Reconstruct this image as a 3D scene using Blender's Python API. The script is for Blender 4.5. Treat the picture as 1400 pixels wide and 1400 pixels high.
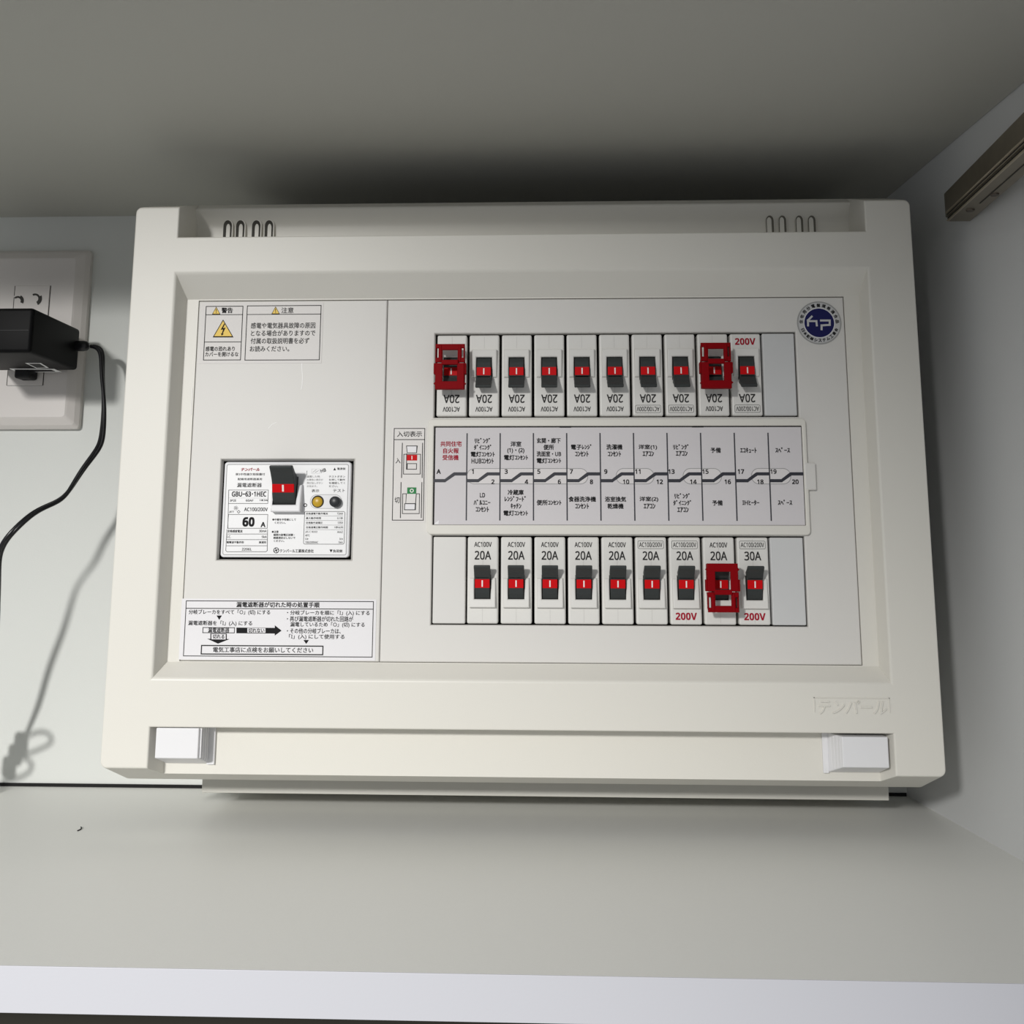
import bpy, bmesh, math
from mathutils import Vector, Matrix

# ------------------------------------------------------------------ clear
for o in list(bpy.data.objects):
    bpy.data.objects.remove(o)
SC = bpy.context.scene
COL = SC.collection

# ------------------------------------------------------------------ camera
CAM = Vector((.02164, -.67211, -.04749))
TILT, ROLL, YAW = .16425, -.00256, .03743
F, PX, PY = 1400.0, 700.0, 518.0            # focal length and principal point for the 1400 px frame
R = (Matrix.Rotation(YAW, 3, 'Z') @ Matrix.Rotation(TILT, 3, 'X') @ Matrix.Rotation(ROLL, 3, 'Y'))
cd = bpy.data.cameras.new('camera')
cam = bpy.data.objects.new('camera', cd)
COL.objects.link(cam)
cd.sensor_fit = 'HORIZONTAL'; cd.sensor_width = 36.0; cd.lens = 36.0 * F / 1400.0
cd.shift_x = (700.0 - PX) / 1400.0
cd.shift_y = -(700.0 - PY) / 1400.0
cd.clip_start = .01; cd.clip_end = 50
cam.matrix_world = Matrix.Translation(CAM) @ (R @ Matrix.Rotation(math.pi / 2, 3, 'X')).to_4x4()
SC.camera = cam

# ------------------------------------------------------------------ world, lamps, exposure
SC.view_settings.view_transform = 'Standard'
SC.view_settings.look = 'None'
SC.view_settings.gamma = 1.0
SC.view_settings.use_curve_mapping = False
SC.view_settings.exposure = 0.04
w = bpy.data.worlds.new('world'); SC.world = w
w.use_nodes = True
w.node_tree.nodes['Background'].inputs[0].default_value = (.95, .97, 1.0, 1)
w.node_tree.nodes['Background'].inputs[1].default_value = .31
ld = bpy.data.lights.new('room_lamp', 'SPOT')
ld.energy = 245; ld.color = (1.0, .985, .955); ld.shadow_soft_size = .11
ld.spot_size = math.radians(35); ld.spot_blend = 1.0
lamp = bpy.data.objects.new('room_lamp', ld); COL.objects.link(lamp)
LP = Vector((-.98, -2.40, .68)); LT = Vector((-.28, -.04, -.44))
lamp.location = LP
lamp.rotation_euler = (LT - LP).to_track_quat('-Z', 'Y').to_euler()

# ------------------------------------------------------------------ helpers
def ray(u, v):
    d = R @ Vector(((u - PX) / F, 1.0, -(v - PY) / F))
    return d / d.y
def at(u, v, Y):                             # photo pixel -> point on the vertical plane at depth Y
    return CAM + ray(u, v) * (Y - CAM.y)
def ppx(u, v, Y):                            # metres per photo pixel there
    return (at(u + 1, v, Y) - at(u, v, Y)).length
def quadrect(tl, tr, bl, br, Y):             # four photo corners -> upright rectangle on the plane
    a, b, c, d = at(*tl, Y), at(*tr, Y), at(*bl, Y), at(*br, Y)
    return (a.x + c.x) / 2, (b.x + d.x) / 2, (c.z + d.z) / 2, (a.z + b.z) / 2

def mat(name, col, rough=.5, metal=0.0, spec=.5, bump=0.0, bscale=400.0, coat=0.0, var=0.0, emit=None):
    m = bpy.data.materials.new(name); m.use_nodes = True
    nt = m.node_tree; b = nt.nodes['Principled BSDF']
    b.inputs['Base Color'].default_value = (*col, 1)
    b.inputs['Roughness'].default_value = rough
    b.inputs['Metallic'].default_value = metal
    b.inputs['Specular IOR Level'].default_value = spec
    b.inputs['Coat Weight'].default_value = coat
    if bump or var:
        tc = nt.nodes.new('ShaderNodeTexCoord')
        n = nt.nodes.new('ShaderNodeTexNoise'); n.inputs['Scale'].default_value = bscale
        n.inputs['Detail'].default_value = 3
        nt.links.new(tc.outputs['Object'], n.inputs['Vector'])
        if bump:
            bp = nt.nodes.new('ShaderNodeBump'); bp.inputs['Strength'].default_value = bump
            bp.inputs['Distance'].default_value = .0004
            nt.links.new(n.outputs['Fac'], bp.inputs['Height'])
            nt.links.new(bp.outputs['Normal'], b.inputs['Normal'])
        if var:
            mx = nt.nodes.new('ShaderNodeMix'); mx.data_type = 'RGBA'
            mx.inputs['A'].default_value = tuple(c * (1 - var) for c in col) + (1,)
            mx.inputs['B'].default_value = tuple(min(1, c * (1 + var)) for c in col) + (1,)
            nt.links.new(n.outputs['Fac'], mx.inputs['Factor'])
            nt.links.new(mx.outputs['Result'], b.inputs['Base Color'])
    return m

M = dict(
    wall=mat('wall_laminate', (.66, .675, .65), .55, bump=.12, bscale=900, var=.02),
    wallr=mat('side_wall_paint', (.70, .71, .71), .6, bump=.15, bscale=900, var=.02),
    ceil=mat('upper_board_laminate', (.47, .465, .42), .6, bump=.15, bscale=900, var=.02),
    shelf=mat('shelf_laminate', (.80, .80, .765), .5, bump=.12, bscale=900, var=.02),
    edge=mat('edge_band', (.64, .645, .69), .5, bump=.08, bscale=900),
    dark=mat('under_shelf_shade', (.026, .023, .014), .7, var=.1, bscale=60),
    gap=mat('gap_shadow_black', (.006, .006, .006), .9),
    cover=mat('cover_plastic', (.735, .717, .660), .42, bump=.10, bscale=1500, var=.01),
    plate=mat('plate_plastic', (.70, .685, .655), .46, bump=.10, bscale=1500, var=.01),
    latch=mat('latch_plastic', (.78, .78, .80), .45, bump=.05, bscale=1500),
    box=mat('box_plastic', (.62, .61, .56), .5, bump=.1, bscale=1200),
    tray=mat('tray_black', (.010, .010, .010), .8),
    white=mat('breaker_white', (.74, .73, .70), .40, bump=.06, bscale=1500),
    blank=mat('blank_plastic', (.70, .69, .665), .42, bump=.08, bscale=1500),
    blank2=mat('blank_plastic_grey', (.62, .625, .625), .45, bump=.08, bscale=1500),
    grey=mat('toggle_grey', (.036, .041, .041), .5, spec=.3),
    slot=mat('slot_black', (.006, .006, .006), .7),
    red=mat('indicator_red', (.60, .002, .005), .5, spec=.12),
    wline=mat('indicator_white', (.85, .83, .80), .5),
    lock=mat('lock_red', (.235, .0, .003), .55, spec=.08),
    ink=mat('ink_black', (.008, .008, .009), .7, spec=.2),
    inkg=mat('ink_grey', (.032, .032, .032), .7, spec=.2),
    inkl=mat('ink_light_grey', (.30, .30, .30), .6),
    inkr=mat('ink_red', (.36, .006, .025), .7, spec=.2),
    inkb=mat('bar_navy', (.018, .019, .030), .5),
    moldline=mat('mould_line', (.50, .49, .47), .5),
    card=mat('card_paper', (.66, .635, .65), .7, var=.01),
    cardl=mat('card_window', (.72, .69, .69), .6),
    label=mat('label_white', (.84, .84, .85), .35),
    stick=mat('sticker_paper', (.735, .71, .69), .5),
    stickw=mat('sticker_white', (.78, .77, .79), .35),
    yellow=mat('warning_yellow', (.86, .58, .07), .5),
    ybut=mat('button_yellow', (.55, .34, .02), .35),
    bbut=mat('button_black', (.02, .022, .026), .4),
    green=mat('ink_green', (.01, .20, .05), .6),
    blue=mat('emblem_blue', (.006, .007, .085), .45, spec=.25),
    silver=mat('emblem_silver', (.55, .55, .55), .45),
    silver2=mat('emblem_rim', (.36, .36, .35), .45),
    outlet=mat('outlet_plastic', (.70, .665, .64), .45, bump=.06, bscale=1500),
    adp=mat('adapter_black', (.003, .003, .0035), .5, spec=.12, bump=.1, bscale=1500),
    adp2=mat('adapter_base', (.010, .010, .011), .6, spec=.3, bump=.15, bscale=1200),
    cord=mat('cord_black', (.006, .006, .008), .3),
    rail=mat('rail_bronze', (.27, .235, .18), .36, metal=.75, var=.15, bscale=120),
    railk=mat('rail_groove', (.015, .013, .010), .6),
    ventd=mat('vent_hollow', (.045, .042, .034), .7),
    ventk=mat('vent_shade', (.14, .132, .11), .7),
    railh=mat('rail_ridge', (.55, .48, .37), .35, metal=.8),
    screw=mat('screw_steel', (.12, .10, .08), .35, metal=.8),
    scratch=mat('scratch_white', (.86, .85, .84), .4),
    lint=mat('lint_dark', (.03, .03, .03), .8),
)

class MB:
    """collects shapes and links them as ONE mesh object"""
    def __init__(s):
        s.bm = bmesh.new(); s.mats = []
    def mi(s, m):
        m = M[m]
        if m not in s.mats: s.mats.append(m)
        return s.mats.index(m)
    def take(s, b, m, smooth=False):
        i = s.mi(m)
        for f in b.faces:
            f.material_index = i; f.smooth = smooth
        t = bpy.data.meshes.new('t'); b.to_mesh(t); b.free()
        s.bm.from_mesh(t); bpy.data.meshes.remove(t)
        return s
    def box(s, x0, x1, y0, y1, z0, z1, m, bev=0.0, seg=2, smooth=False):
        b = bmesh.new()
        bmesh.ops.create_cube(b, size=1)
        for v in b.verts:
            v.co = Vector((x0 + (v.co.x + .5) * (x1 - x0), y0 + (v.co.y + .5) * (y1 - y0), z0 + (v.co.z + .5) * (z1 - z0)))
        if bev: bmesh.ops.bevel(b, geom=b.edges[:], offset=bev, segments=seg, affect='EDGES', profile=.5)
        return s.take(b, m, smooth)
    def hexa(s, pts, m, bev=0.0, seg=2):     # 8 corners: front 4 then back 4
        b = bmesh.new(); v = [b.verts.new(p) for p in pts]
        for f in ((0, 1, 2, 3), (7, 6, 5, 4), (0, 4, 5, 1), (1, 5, 6, 2), (2, 6, 7, 3), (3, 7, 4, 0)):
            b.faces.new([v[i] for i in f])
        bmesh.ops.recalc_face_normals(b, faces=b.faces[:])
        if bev: bmesh.ops.bevel(b, geom=b.edges[:], offset=bev, segments=seg, affect='EDGES', profile=.5)
        return s.take(b, m)
    def prism_x(s, prof, x0, x1, m, bev=0.0, seg=2, smooth=False):   # profile of (y,z)
        b = bmesh.new()
        a = [b.verts.new((x0, y, z)) for y, z in prof]; c = [b.verts.new((x1, y, z)) for y, z in prof]
        n = len(prof)
        b.faces.new(a); b.faces.new(c[::-1])
        for i in range(n): b.faces.new((a[i], c[i], c[(i + 1) % n], a[(i + 1) % n]))
        bmesh.ops.recalc_face_normals(b, faces=b.faces[:])
        if bev: bmesh.ops.bevel(b, geom=b.edges[:], offset=bev, segments=seg, affect='EDGES', profile=.5)
        return s.take(b, m, smooth)
    def prism_y(s, outl, y0, y1, m, bev=0.0, seg=2):    # outline of (x,z), y0 is the front
        b = bmesh.new()
        a = [b.verts.new((x, y0, z)) for x, z in outl]; c = [b.verts.new((x, y1, z)) for x, z in outl]
        n = len(outl)
        fr = b.faces.new(a); b.faces.new(c[::-1])
        for i in range(n): b.faces.new((a[i], c[i], c[(i + 1) % n], a[(i + 1) % n]))
        bmesh.ops.recalc_face_normals(b, faces=b.faces[:])
        if bev:
            bmesh.ops.bevel(b, geom=[e for e in b.edges if all(abs(v.co.y - y0) < 1e-7 for v in e.verts)],
                            offset=bev, segments=seg, affect='EDGES', profile=.5)
        return s.take(b, m)
    def plate(s, outer, holes, y0, y1, m, bev=.0006, taper=0.0):     # outer/holes are (x0,x1,z0,z1)
        xs = sorted({round(c, 6) for r in [outer] + holes for c in r[:2] if outer[0] - 1e-6 <= c <= outer[1] + 1e-6})
        zs = sorted({round(c, 6) for r in [outer] + holes for c in r[2:] if outer[2] - 1e-6 <= c <= outer[3] + 1e-6})
        b = bmesh.new(); g = {}
        def V(i, j, k):
            if (i, j, k) not in g: g[i, j, k] = b.verts.new((xs[i], (y0, y1)[k], zs[j]))
            return g[i, j, k]
        solid = {}
        for i in range(len(xs) - 1):
            for j in range(len(zs) - 1):
                cx, cz = (xs[i] + xs[i + 1]) / 2, (zs[j] + zs[j + 1]) / 2
                solid[i, j] = not any(h[0] < cx < h[1] and h[2] < cz < h[3] for h in holes)
        for (i, j), ok in solid.items():
            if not ok: continue
            b.faces.new((V(i, j, 0), V(i + 1, j, 0), V(i + 1, j + 1, 0), V(i, j + 1, 0)))
            b.faces.new((V(i, j, 1), V(i, j + 1, 1), V(i + 1, j + 1, 1), V(i + 1, j, 1)))
            for (di, dj), (p, q) in {(-1, 0): ((i, j), (i, j + 1)), (1, 0): ((i + 1, j + 1), (i + 1, j)),
                                     (0, -1): ((i + 1, j), (i, j)), (0, 1): ((i, j + 1), (i + 1, j + 1))}.items():
                if not solid.get((i + di, j + dj), False):
                    b.faces.new((V(*p, 0), V(*q, 0), V(*q, 1), V(*p, 1)))
        bmesh.ops.recalc_face_normals(b, faces=b.faces[:])
        if bev:
            ed = [e for e in b.edges if all(abs(v.co.y - y0) < 1e-7 for v in e.verts) and len(e.link_faces) == 2
                  and e.calc_face_angle(0) > .5]
            bmesh.ops.bevel(b, geom=ed, offset=bev, segments=2, affect='EDGES', profile=.5)
        return s.take(b, m)
    def lathe_y(s, prof, cx, cz, m, n=32, smooth=True):  # profile of (r,y)
        b = bmesh.new(); rings = []
        for r, y in prof:
            rings.append([b.verts.new((cx + r * math.cos(2 * math.pi * k / n), y, cz + r * math.sin(2 * math.pi * k / n)))
                          for k in range(n)] if r > 1e-7 else [b.verts.new((cx, y, cz))])
        for p, q in zip(rings, rings[1:]):
            for k in range(n):
                k2 = (k + 1) % n
                if len(p) == 1: b.faces.new((p[0], q[k], q[k2]))
                elif len(q) == 1: b.faces.new((p[k], q[0], p[k2]))
                else: b.faces.new((p[k], q[k], q[k2], p[k2]))
        bmesh.ops.recalc_face_normals(b, faces=b.faces[:])
        return s.take(b, m, smooth)
    # ---- flat print on a plane of constant y
    def poly(s, pts, y, m):
        b = bmesh.new(); f = b.faces.new([b.verts.new((x, y, z)) for x, z in pts])
        f.normal_update()
        if f.normal.y > 0: f.normal_flip()
        return s.take(b, m)
    def rect(s, x0, x1, z0, z1, y, m):
        return s.poly([(x0, z0), (x1, z0), (x1, z1), (x0, z1)], y, m)
    def line(s, pts, t, y, m, closed=False):
        pts = [Vector(p) for p in pts]
        n = len(pts)
        for i in range(n if closed else n - 1):
            a, c = pts[i], pts[(i + 1) % n]
            d = (c - a).normalized(); nn = Vector((-d.y, d.x)) * t / 2
            e = d * t / 2
            s.poly([tuple(a - e - nn), tuple(c + e - nn), tuple(c + e + nn), tuple(a - e + nn)], y - 1e-5 * i, m)
        return s
    def frame(s, x0, x1, z0, z1, t, y, m):
        s.rect(x0, x1, z0, z0 + t, y, m); s.rect(x0, x1, z1 - t, z1, y, m)
        s.rect(x0, x0 + t, z0 + t, z1 - t, y, m); s.rect(x1 - t, x1, z0 + t, z1 - t, y, m)
        return s
    def rframe(s, x0, x1, z0, z1, r, t, y, m, k=5):
        o = rrect(x0, x1, z0, z1, r, k); i = rrect(x0 + t, x1 - t, z0 + t, z1 - t, max(r - t, 1e-5), k)
        b = bmesh.new(); vo = [b.verts.new((x, y, z)) for x, z in o]; vi = [b.verts.new((x, y, z)) for x, z in i]
        for q in range(len(o)):
            b.faces.new((vo[q], vo[(q + 1) % len(o)], vi[(q + 1) % len(o)], vi[q]))
        return s.take(b, m)
    def ring(s, cx, cz, r0, r1, y, m, n=32, a0=0, a1=2 * math.pi):
        b = bmesh.new(); P = [(math.cos(a0 + (a1 - a0) * k / n), math.sin(a0 + (a1 - a0) * k / n)) for k in range(n + 1)]
        if r0 <= 0:
            b.faces.new([b.verts.new((cx + r1 * c, y, cz + r1 * q)) for c, q in P[:-1]])
        else:
            A = [b.verts.new((cx + r0 * c, y, cz + r0 * q)) for c, q in P]; B = [b.verts.new((cx + r1 * c, y, cz + r1 * q)) for c, q in P]
            for k in range(n): b.faces.new((A[k], B[k], B[k + 1], A[k + 1]))
        return s.take(b, m)
    def text(s, body, cx, cz, wd, ht, y, m, bold=0.0, rot=0.0, shear=0.0, depth=0.0, heavy=False):
        """lettering fitted to a box of wd x ht metres; ht or wd may be None"""
        vs, fs = glyphs(body, bold, shear, heavy)
        x0, x1 = min(v[0] for v in vs), max(v[0] for v in vs); y0, y1 = min(v[1] for v in vs), max(v[1] for v in vs)
        sx = wd / (x1 - x0) if wd else None; sy = ht / (y1 - y0) if ht else None
        sx = sx or sy; sy = sy or sx
        c, q = math.cos(rot), math.sin(rot)
        b = bmesh.new(); bv = []
        nn = max(v[2] for v in vs) or 1
        for vx, vy, lay in vs:
            px, pz = (vx - (x0 + x1) / 2) * sx, (vy - (y0 + y1) / 2) * sy
            bv.append(b.verts.new((cx + px * c - pz * q, y - 4e-5 * lay / nn, cz + px * q + pz * c)))
        for f in fs:
            try: b.faces.new([bv[i] for i in f])
            except ValueError: pass
        if depth:
            r = bmesh.ops.extrude_face_region(b, geom=b.faces[:])
            for e in r['geom']:
                if isinstance(e, bmesh.types.BMVert): e.co.y -= depth
            bmesh.ops.recalc_face_normals(b, faces=b.faces[:])
        else:
            for f in b.faces:
                f.normal_update()
                if f.normal.y > 0: f.normal_flip()
        return s.take(b, m)
    def ptext(s, body, u, v, wpx, hpx, Y, m, bold=0.0, **k):   # same, placed and sized from the photo
        p = at(u, v, Y); q = ppx(u, v, Y)
        return s.text(body, p.x, p.z, wpx * q if wpx else None, hpx * q if hpx else None, Y, m, bold, **k)
    def pline(s, pts, tpx, Y, m, closed=False):
        q = ppx(*pts[0], Y)
        return s.line([(at(u, v, Y).x, at(u, v, Y).z) for u, v in pts], tpx * q, Y, m, closed)
    def ppoly(s, pts, Y, m):
        return s.poly([(at(u, v, Y).x, at(u, v, Y).z) for u, v in pts], Y, m)
    def mesh(s, name, off=(0, 0, 0)):
        if any(off): bmesh.ops.translate(s.bm, verts=s.bm.verts[:], vec=-Vector(off))
        me = bpy.data.meshes.new(name); s.bm.to_mesh(me); s.bm.free()
        for m in s.mats: me.materials.append(m)
        return me
    def build(s, name, parent=None, off=(0, 0, 0)):
        return link(name, s.mesh(name, off), parent)

def link(name, me, parent=None):
    o = bpy.data.objects.new(name, me); COL.objects.link(o)
    if parent: o.parent = parent
    return o

def rrect(x0, x1, z0, z1, r, k=5):
    out = []
    for cx, cz, a in ((x1 - r, z1 - r, 0), (x0 + r, z1 - r, 90), (x0 + r, z0 + r, 180), (x1 - r, z0 + r, 270)):
        for i in range(k + 1):
            t = math.radians(a + 90 * i / k); out.append((cx + r * math.cos(t), cz + r * math.sin(t)))
    return out

_gc = {}
def sans(t, heavy):
    """plain sans-serif letter forms (with a flagged 1) instead of the default face"""
    out = ''
    for ch in t:
        if '0' <= ch <= '9': ch = chr((0x1D7EC if heavy else 0x1D7E2) + ord(ch) - 48)
        elif 'A' <= ch <= 'Z': ch = chr((0x1D5D4 if heavy else 0x1D5A0) + ord(ch) - 65)
        elif 'a' <= ch <= 'z': ch = chr((0x1D5EE if heavy else 0x1D5BA) + ord(ch) - 97)
        out += ch
    return out
def glyphs(body, bold, shear, heavy=False):
    body = sans(body, heavy)
    key = (body, bold, shear)
    if key not in _gc:
        c = bpy.data.curves.new('t', 'FONT'); c.body = body; c.size = 1; c.resolution_u = 2
        c.shear = shear; c.fill_mode = 'FRONT'
        o = bpy.data.objects.new('t', c); me = o.to_mesh()
        v0 = [(v.co.x, v.co.y) for v in me.vertices]; f0 = [tuple(p.vertices) for p in me.polygons]
        vs, fs = [], []
        for dx, dy in (((bold, bold), (-bold, bold), (bold, -bold), (-bold, -bold)) if bold else ((0, 0),)):   # thicker strokes
            n0 = len(vs); vs += [(x + dx, y + dy, n0) for x, y in v0]; fs += [tuple(i + n0 for i in f) for f in f0]
        _gc[key] = (vs, fs)
        o.to_mesh_clear(); bpy.data.objects.remove(o); bpy.data.curves.remove(c)
    return _gc[key]

def tag(o, label, cat, group=None, kind=None):
    if label: o['label'] = label
    if cat: o['category'] = cat
    if group: o['group'] = group
    if kind: o['kind'] = kind
    return o
def thing(name, loc, label, cat, group=None, rot=(0, 0, 0)):
    o = bpy.data.objects.new(name, None); COL.objects.link(o); o.location = loc; o.rotation_euler = rot
    o.empty_display_size = .02
    return tag(o, label, cat, group)
def struct(b, name):
    o = b.build(name); o['kind'] = 'structure'; return o
def tube(pts, rad, res=3):
    """smooth tube mesh along points"""
    c = bpy.data.curves.new('t', 'CURVE'); c.dimensions = '3D'; c.bevel_depth = 1; c.bevel_resolution = 3; c.resolution_u = res
    sp = c.splines.new('NURBS'); sp.points.add(len(pts) - 1); sp.use_endpoint_u = True; sp.order_u = 4
    for i, p in enumerate(pts):
        sp.points[i].co = (*p, 1); sp.points[i].radius = rad[i] if hasattr(rad, '__len__') else rad
    o = bpy.data.objects.new('t', c); me = o.to_mesh()
    b = bmesh.new(); b.from_mesh(me); o.to_mesh_clear(); bpy.data.objects.remove(o); bpy.data.curves.remove(c)
    return b

# ------------------------------------------------------------------ the setting: a niche between two boards
YB, ZC, ZS, YF = .16, 0.23345, -0.23272, -0.18487
XR, RW = 0.29278, .07807                      # right wall foot and its splay
XL, TH = -.85, 0.0193
def xr(y): return XR + RW * (YB - y)
struct(MB().box(XL, XR + .02, YB, YB + .015, ZS - TH, ZC + .02, 'wall'), 'wall_back')
b = MB()
b.hexa([(xr(YF), YF, ZS - TH), (xr(YF) + .02, YF, ZS - TH), (xr(YF) + .02, YF, ZC + .02), (xr(YF), YF, ZC + .02),
        (xr(YB), YB, ZS - TH), (xr(YB) + .02, YB, ZS - TH), (xr(YB) + .02, YB, ZC + .02), (xr(YB), YB, ZC + .02)], 'wallr')
struct(b, 'wall_right')
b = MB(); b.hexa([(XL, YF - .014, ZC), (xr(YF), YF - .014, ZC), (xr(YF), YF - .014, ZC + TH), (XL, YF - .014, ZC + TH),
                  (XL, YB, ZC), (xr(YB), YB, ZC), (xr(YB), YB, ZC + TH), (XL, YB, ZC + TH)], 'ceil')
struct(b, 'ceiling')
b = MB(); b.hexa([(XL, YF + .0008, ZS - TH), (xr(YF), YF + .0008, ZS - TH), (xr(YF), YF + .0008, ZS), (XL, YF + .0008, ZS),
                  (XL, YB, ZS - TH), (xr(YB), YB, ZS - TH), (xr(YB), YB, ZS), (XL, YB, ZS)], 'shelf')
struct(b, 'floor')
struct(MB().box(XL, xr(YF), YF, YF + .0008, ZS - TH, ZS + .0001, 'edge', .0002), 'trim_1')           # white edge band of the lower board
struct(MB().box(XL, XR - .001, YB - .0012, YB, ZS, ZS + .0024, 'gap'), 'gap_shadow_strip')                       # black strip painted as the shadow gap between wall and lower board
struct(MB().box(XL, .4, .12, .16, -.78, ZS - TH, 'dark'), 'wall_lower')  # lower back wall, its colour darkened to stand for the shade under the board

# ------------------------------------------------------------------ distribution board
W2, H2 = .265, .1856
BL = Vector((0, YB, -.2))
board = thing('distribution_board', BL, 'wide cream plastic household electrical distribution board mounted on the back wall', 'distribution board')

NX = .2345
ZT, ZB = .1640, -.1605                       # lips of the top and bottom notches
RZ0, RZ1 = -.1303, .1383                     # recess rim
IX0, IX1, IZ0, IZ1 = -0.23055, 0.23166, -0.12136, 0.12297   # recess floor
SX0, SX1, SZ0, SZ1 = -0.22233, 0.22144, -0.12096, 0.12218   # seam around the inner plates
YR, YE = .0135, .038
FL = .0144                                   # flare of top and underside over the cover's depth

cv = MB()
b = bmesh.new()
xs = [-W2, -NX, NX, W2]; zs = [-H2, ZB, RZ0, RZ1, ZT, H2]
g = {}
for i, x in enumerate(xs):
    for j, z in enumerate(zs): g[i, j] = b.verts.new((x, 0, z))
for i in range(3):
    for j in range(5):
        if i == 1 and j in (0, 2, 4): continue
        b.faces.new((g[i, j], g[i + 1, j], g[i + 1, j + 1], g[i, j + 1]))
def quad(*p): return b.faces.new(p)
def V(x, y, z): return b.verts.new((x, y, z))
# outer sides (left, right)
bk = {}
for i in (0, 3):
    for j in range(6): bk[i, j] = V(xs[i], YE, zs[j] if 0 < j < 5 else math.copysign(H2 + FL, zs[j]))
    for j in range(5): quad(g[i, j], g[i, j + 1], bk[i, j + 1], bk[i, j])
# notch back walls: bottom  (y .017)   top profile
kb = .0175; kz = -H2 - FL * kb / YE
tp = [(.0310, .1948), (.0365, .1834), (.0378, ZT)]
for i in (1, 2):
    sx = 1 if i == 2 else -1
    bk[i, 0] = V(xs[i], YE, -H2 - FL); bk[i, 5] = V(xs[i], YE, H2 + FL)
    nb = V(xs[i] - sx * .0045, kb, kz); nt = V(xs[i] - sx * .0045, kb, ZB); bk[i, 'b'] = nb; bk[i, 't'] = nt
    quad(g[i, 0], g[i, 1], nt, nb)
    t = [V(xs[i], y, z) for y, z in tp]; bk[i, 'p'] = t
    b.faces.new([g[i, 4], g[i, 5]] + t)
    # underside / top flare of the two feet
    o = 0 if i == 1 else 3
    quad(g[o, 0], g[i, 0], bk[i, 0], bk[o, 0]); quad(g[o, 5], g[i, 5], bk[i, 5], bk[o, 5])
    b.faces.new((g[i, 0], nb, bk[i, 0])); b.faces.new((g[i, 5], t[0], bk[i, 5]))
quad(bk[1, 'b'], bk[2, 'b'], bk[2, 't'], bk[1, 't'])
quad(g[1, 1], g[2, 1], bk[2, 't'], bk[1, 't'])
quad(bk[1, 'b'], bk[2, 'b'], bk[2, 0], bk[1, 0])
for k in range(2): quad(bk[1, 'p'][k], bk[2, 'p'][k], bk[2, 'p'][k + 1], bk[1, 'p'][k + 1])
quad(g[1, 4], g[2, 4], bk[2, 'p'][2], bk[1, 'p'][2])
quad(bk[1, 'p'][0], bk[2, 'p'][0], bk[2, 5], bk[1, 5])
# recess: chamfer, floor strip, groove
r0 = [g[1, 2], g[2, 2], g[2, 3], g[1, 3]]
def loop(x0, x1, z0, z1, y): return [V(x0, y, z0), V(x1, y, z0), V(x1, y, z1), V(x0, y, z1)]
prev = r0
for L in (loop(IX0, IX1, IZ0, IZ1, YR), loop(SX0, SX1, SZ0, SZ1, YR), loop(SX0, SX1, SZ0, SZ1, YR + .006)):
    for k in range(4): quad(prev[k], prev[(k + 1) % 4], L[(k + 1) % 4], L[k])
    prev = L
bmesh.ops.recalc_face_normals(b, faces=b.faces[:])
# rounding
cor = [e for e in b.edges if all(abs(abs(v.co.x) - W2) < 1e-6 and abs(v.co.z) > H2 - 1e-6 for v in e.verts)]
bmesh.ops.bevel(b, geom=cor, offset=.004, segments=5, affect='EDGES', profile=.5)
def front(e): return all(abs(v.co.y) < 1e-7 for v in e.verts)
rim = [e for e in b.edges if front(e) and e.calc_face_angle(0) > .2 and all(abs(v.co.x) <= NX + 1e-6 and RZ0 - 1e-6 <= v.co.z <= RZ1 + 1e-6 for v in e.verts)]
bmesh.ops.bevel(b, geom=rim, offset=.0013, segments=3, affect='EDGES', profile=.5)
oth = [e for e in b.edges if front(e) and len(e.link_faces) == 2 and e.calc_face_angle(0) > .7]
bmesh.ops.bevel(b, geom=oth, offset=.0009, segments=3, affect='EDGES', profile=.5)
crs = [e for e in b.edges if all(abs(v.co.y - .0365) < 1e-4 for v in e.verts) or all(abs(v.co.y - .0310) < 1e-4 and abs(v.co.x) <= NX + 1e-6 for v in e.verts)]
bmesh.ops.bevel(b, geom=crs, offset=.0015, segments=3, affect='EDGES', profile=.5)
bmesh.ops.recalc_face_normals(b, faces=b.faces[:])
cv.take(b, 'cover')
# raised maker's lettering in its frame
lx0, lx1, lz0, lz1 = quadrect((1112, 953), (1215.5, 954.5), (1113.5, 973), (1217.5, 975), 0)
for r in ((lx0, lx1, lz1 - .0004, lz1), (lx0, lx0 + .0005, lz0, lz1), (lx1 - .0005, lx1, lz0, lz1)):
    cv.box(r[0], r[1], -.0006, .0005, r[2], r[3], 'cover')
cv.text('テンパール', (lx0 + lx1) / 2 + .0003, (lz0 + lz1) / 2 - .0012, (lx1 - lx0) * .90, .0086, .0004, 'cover', 0, shear=.25, depth=.0013)
cover = cv.build('cover', board, BL)

bx = MB()                                    # box behind the cover, shows as a strip under it
bx.box(-.2267, .2557, .085, YB - .0004, -.2192, .196, 'box', .0006)
bx.build('mounting_box', board, BL)
tr = MB()
tr.box(-.2235, .2230, .032, .0848, -.124, .124, 'tray')
tr.build('inner_tray', board, BL)

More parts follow.
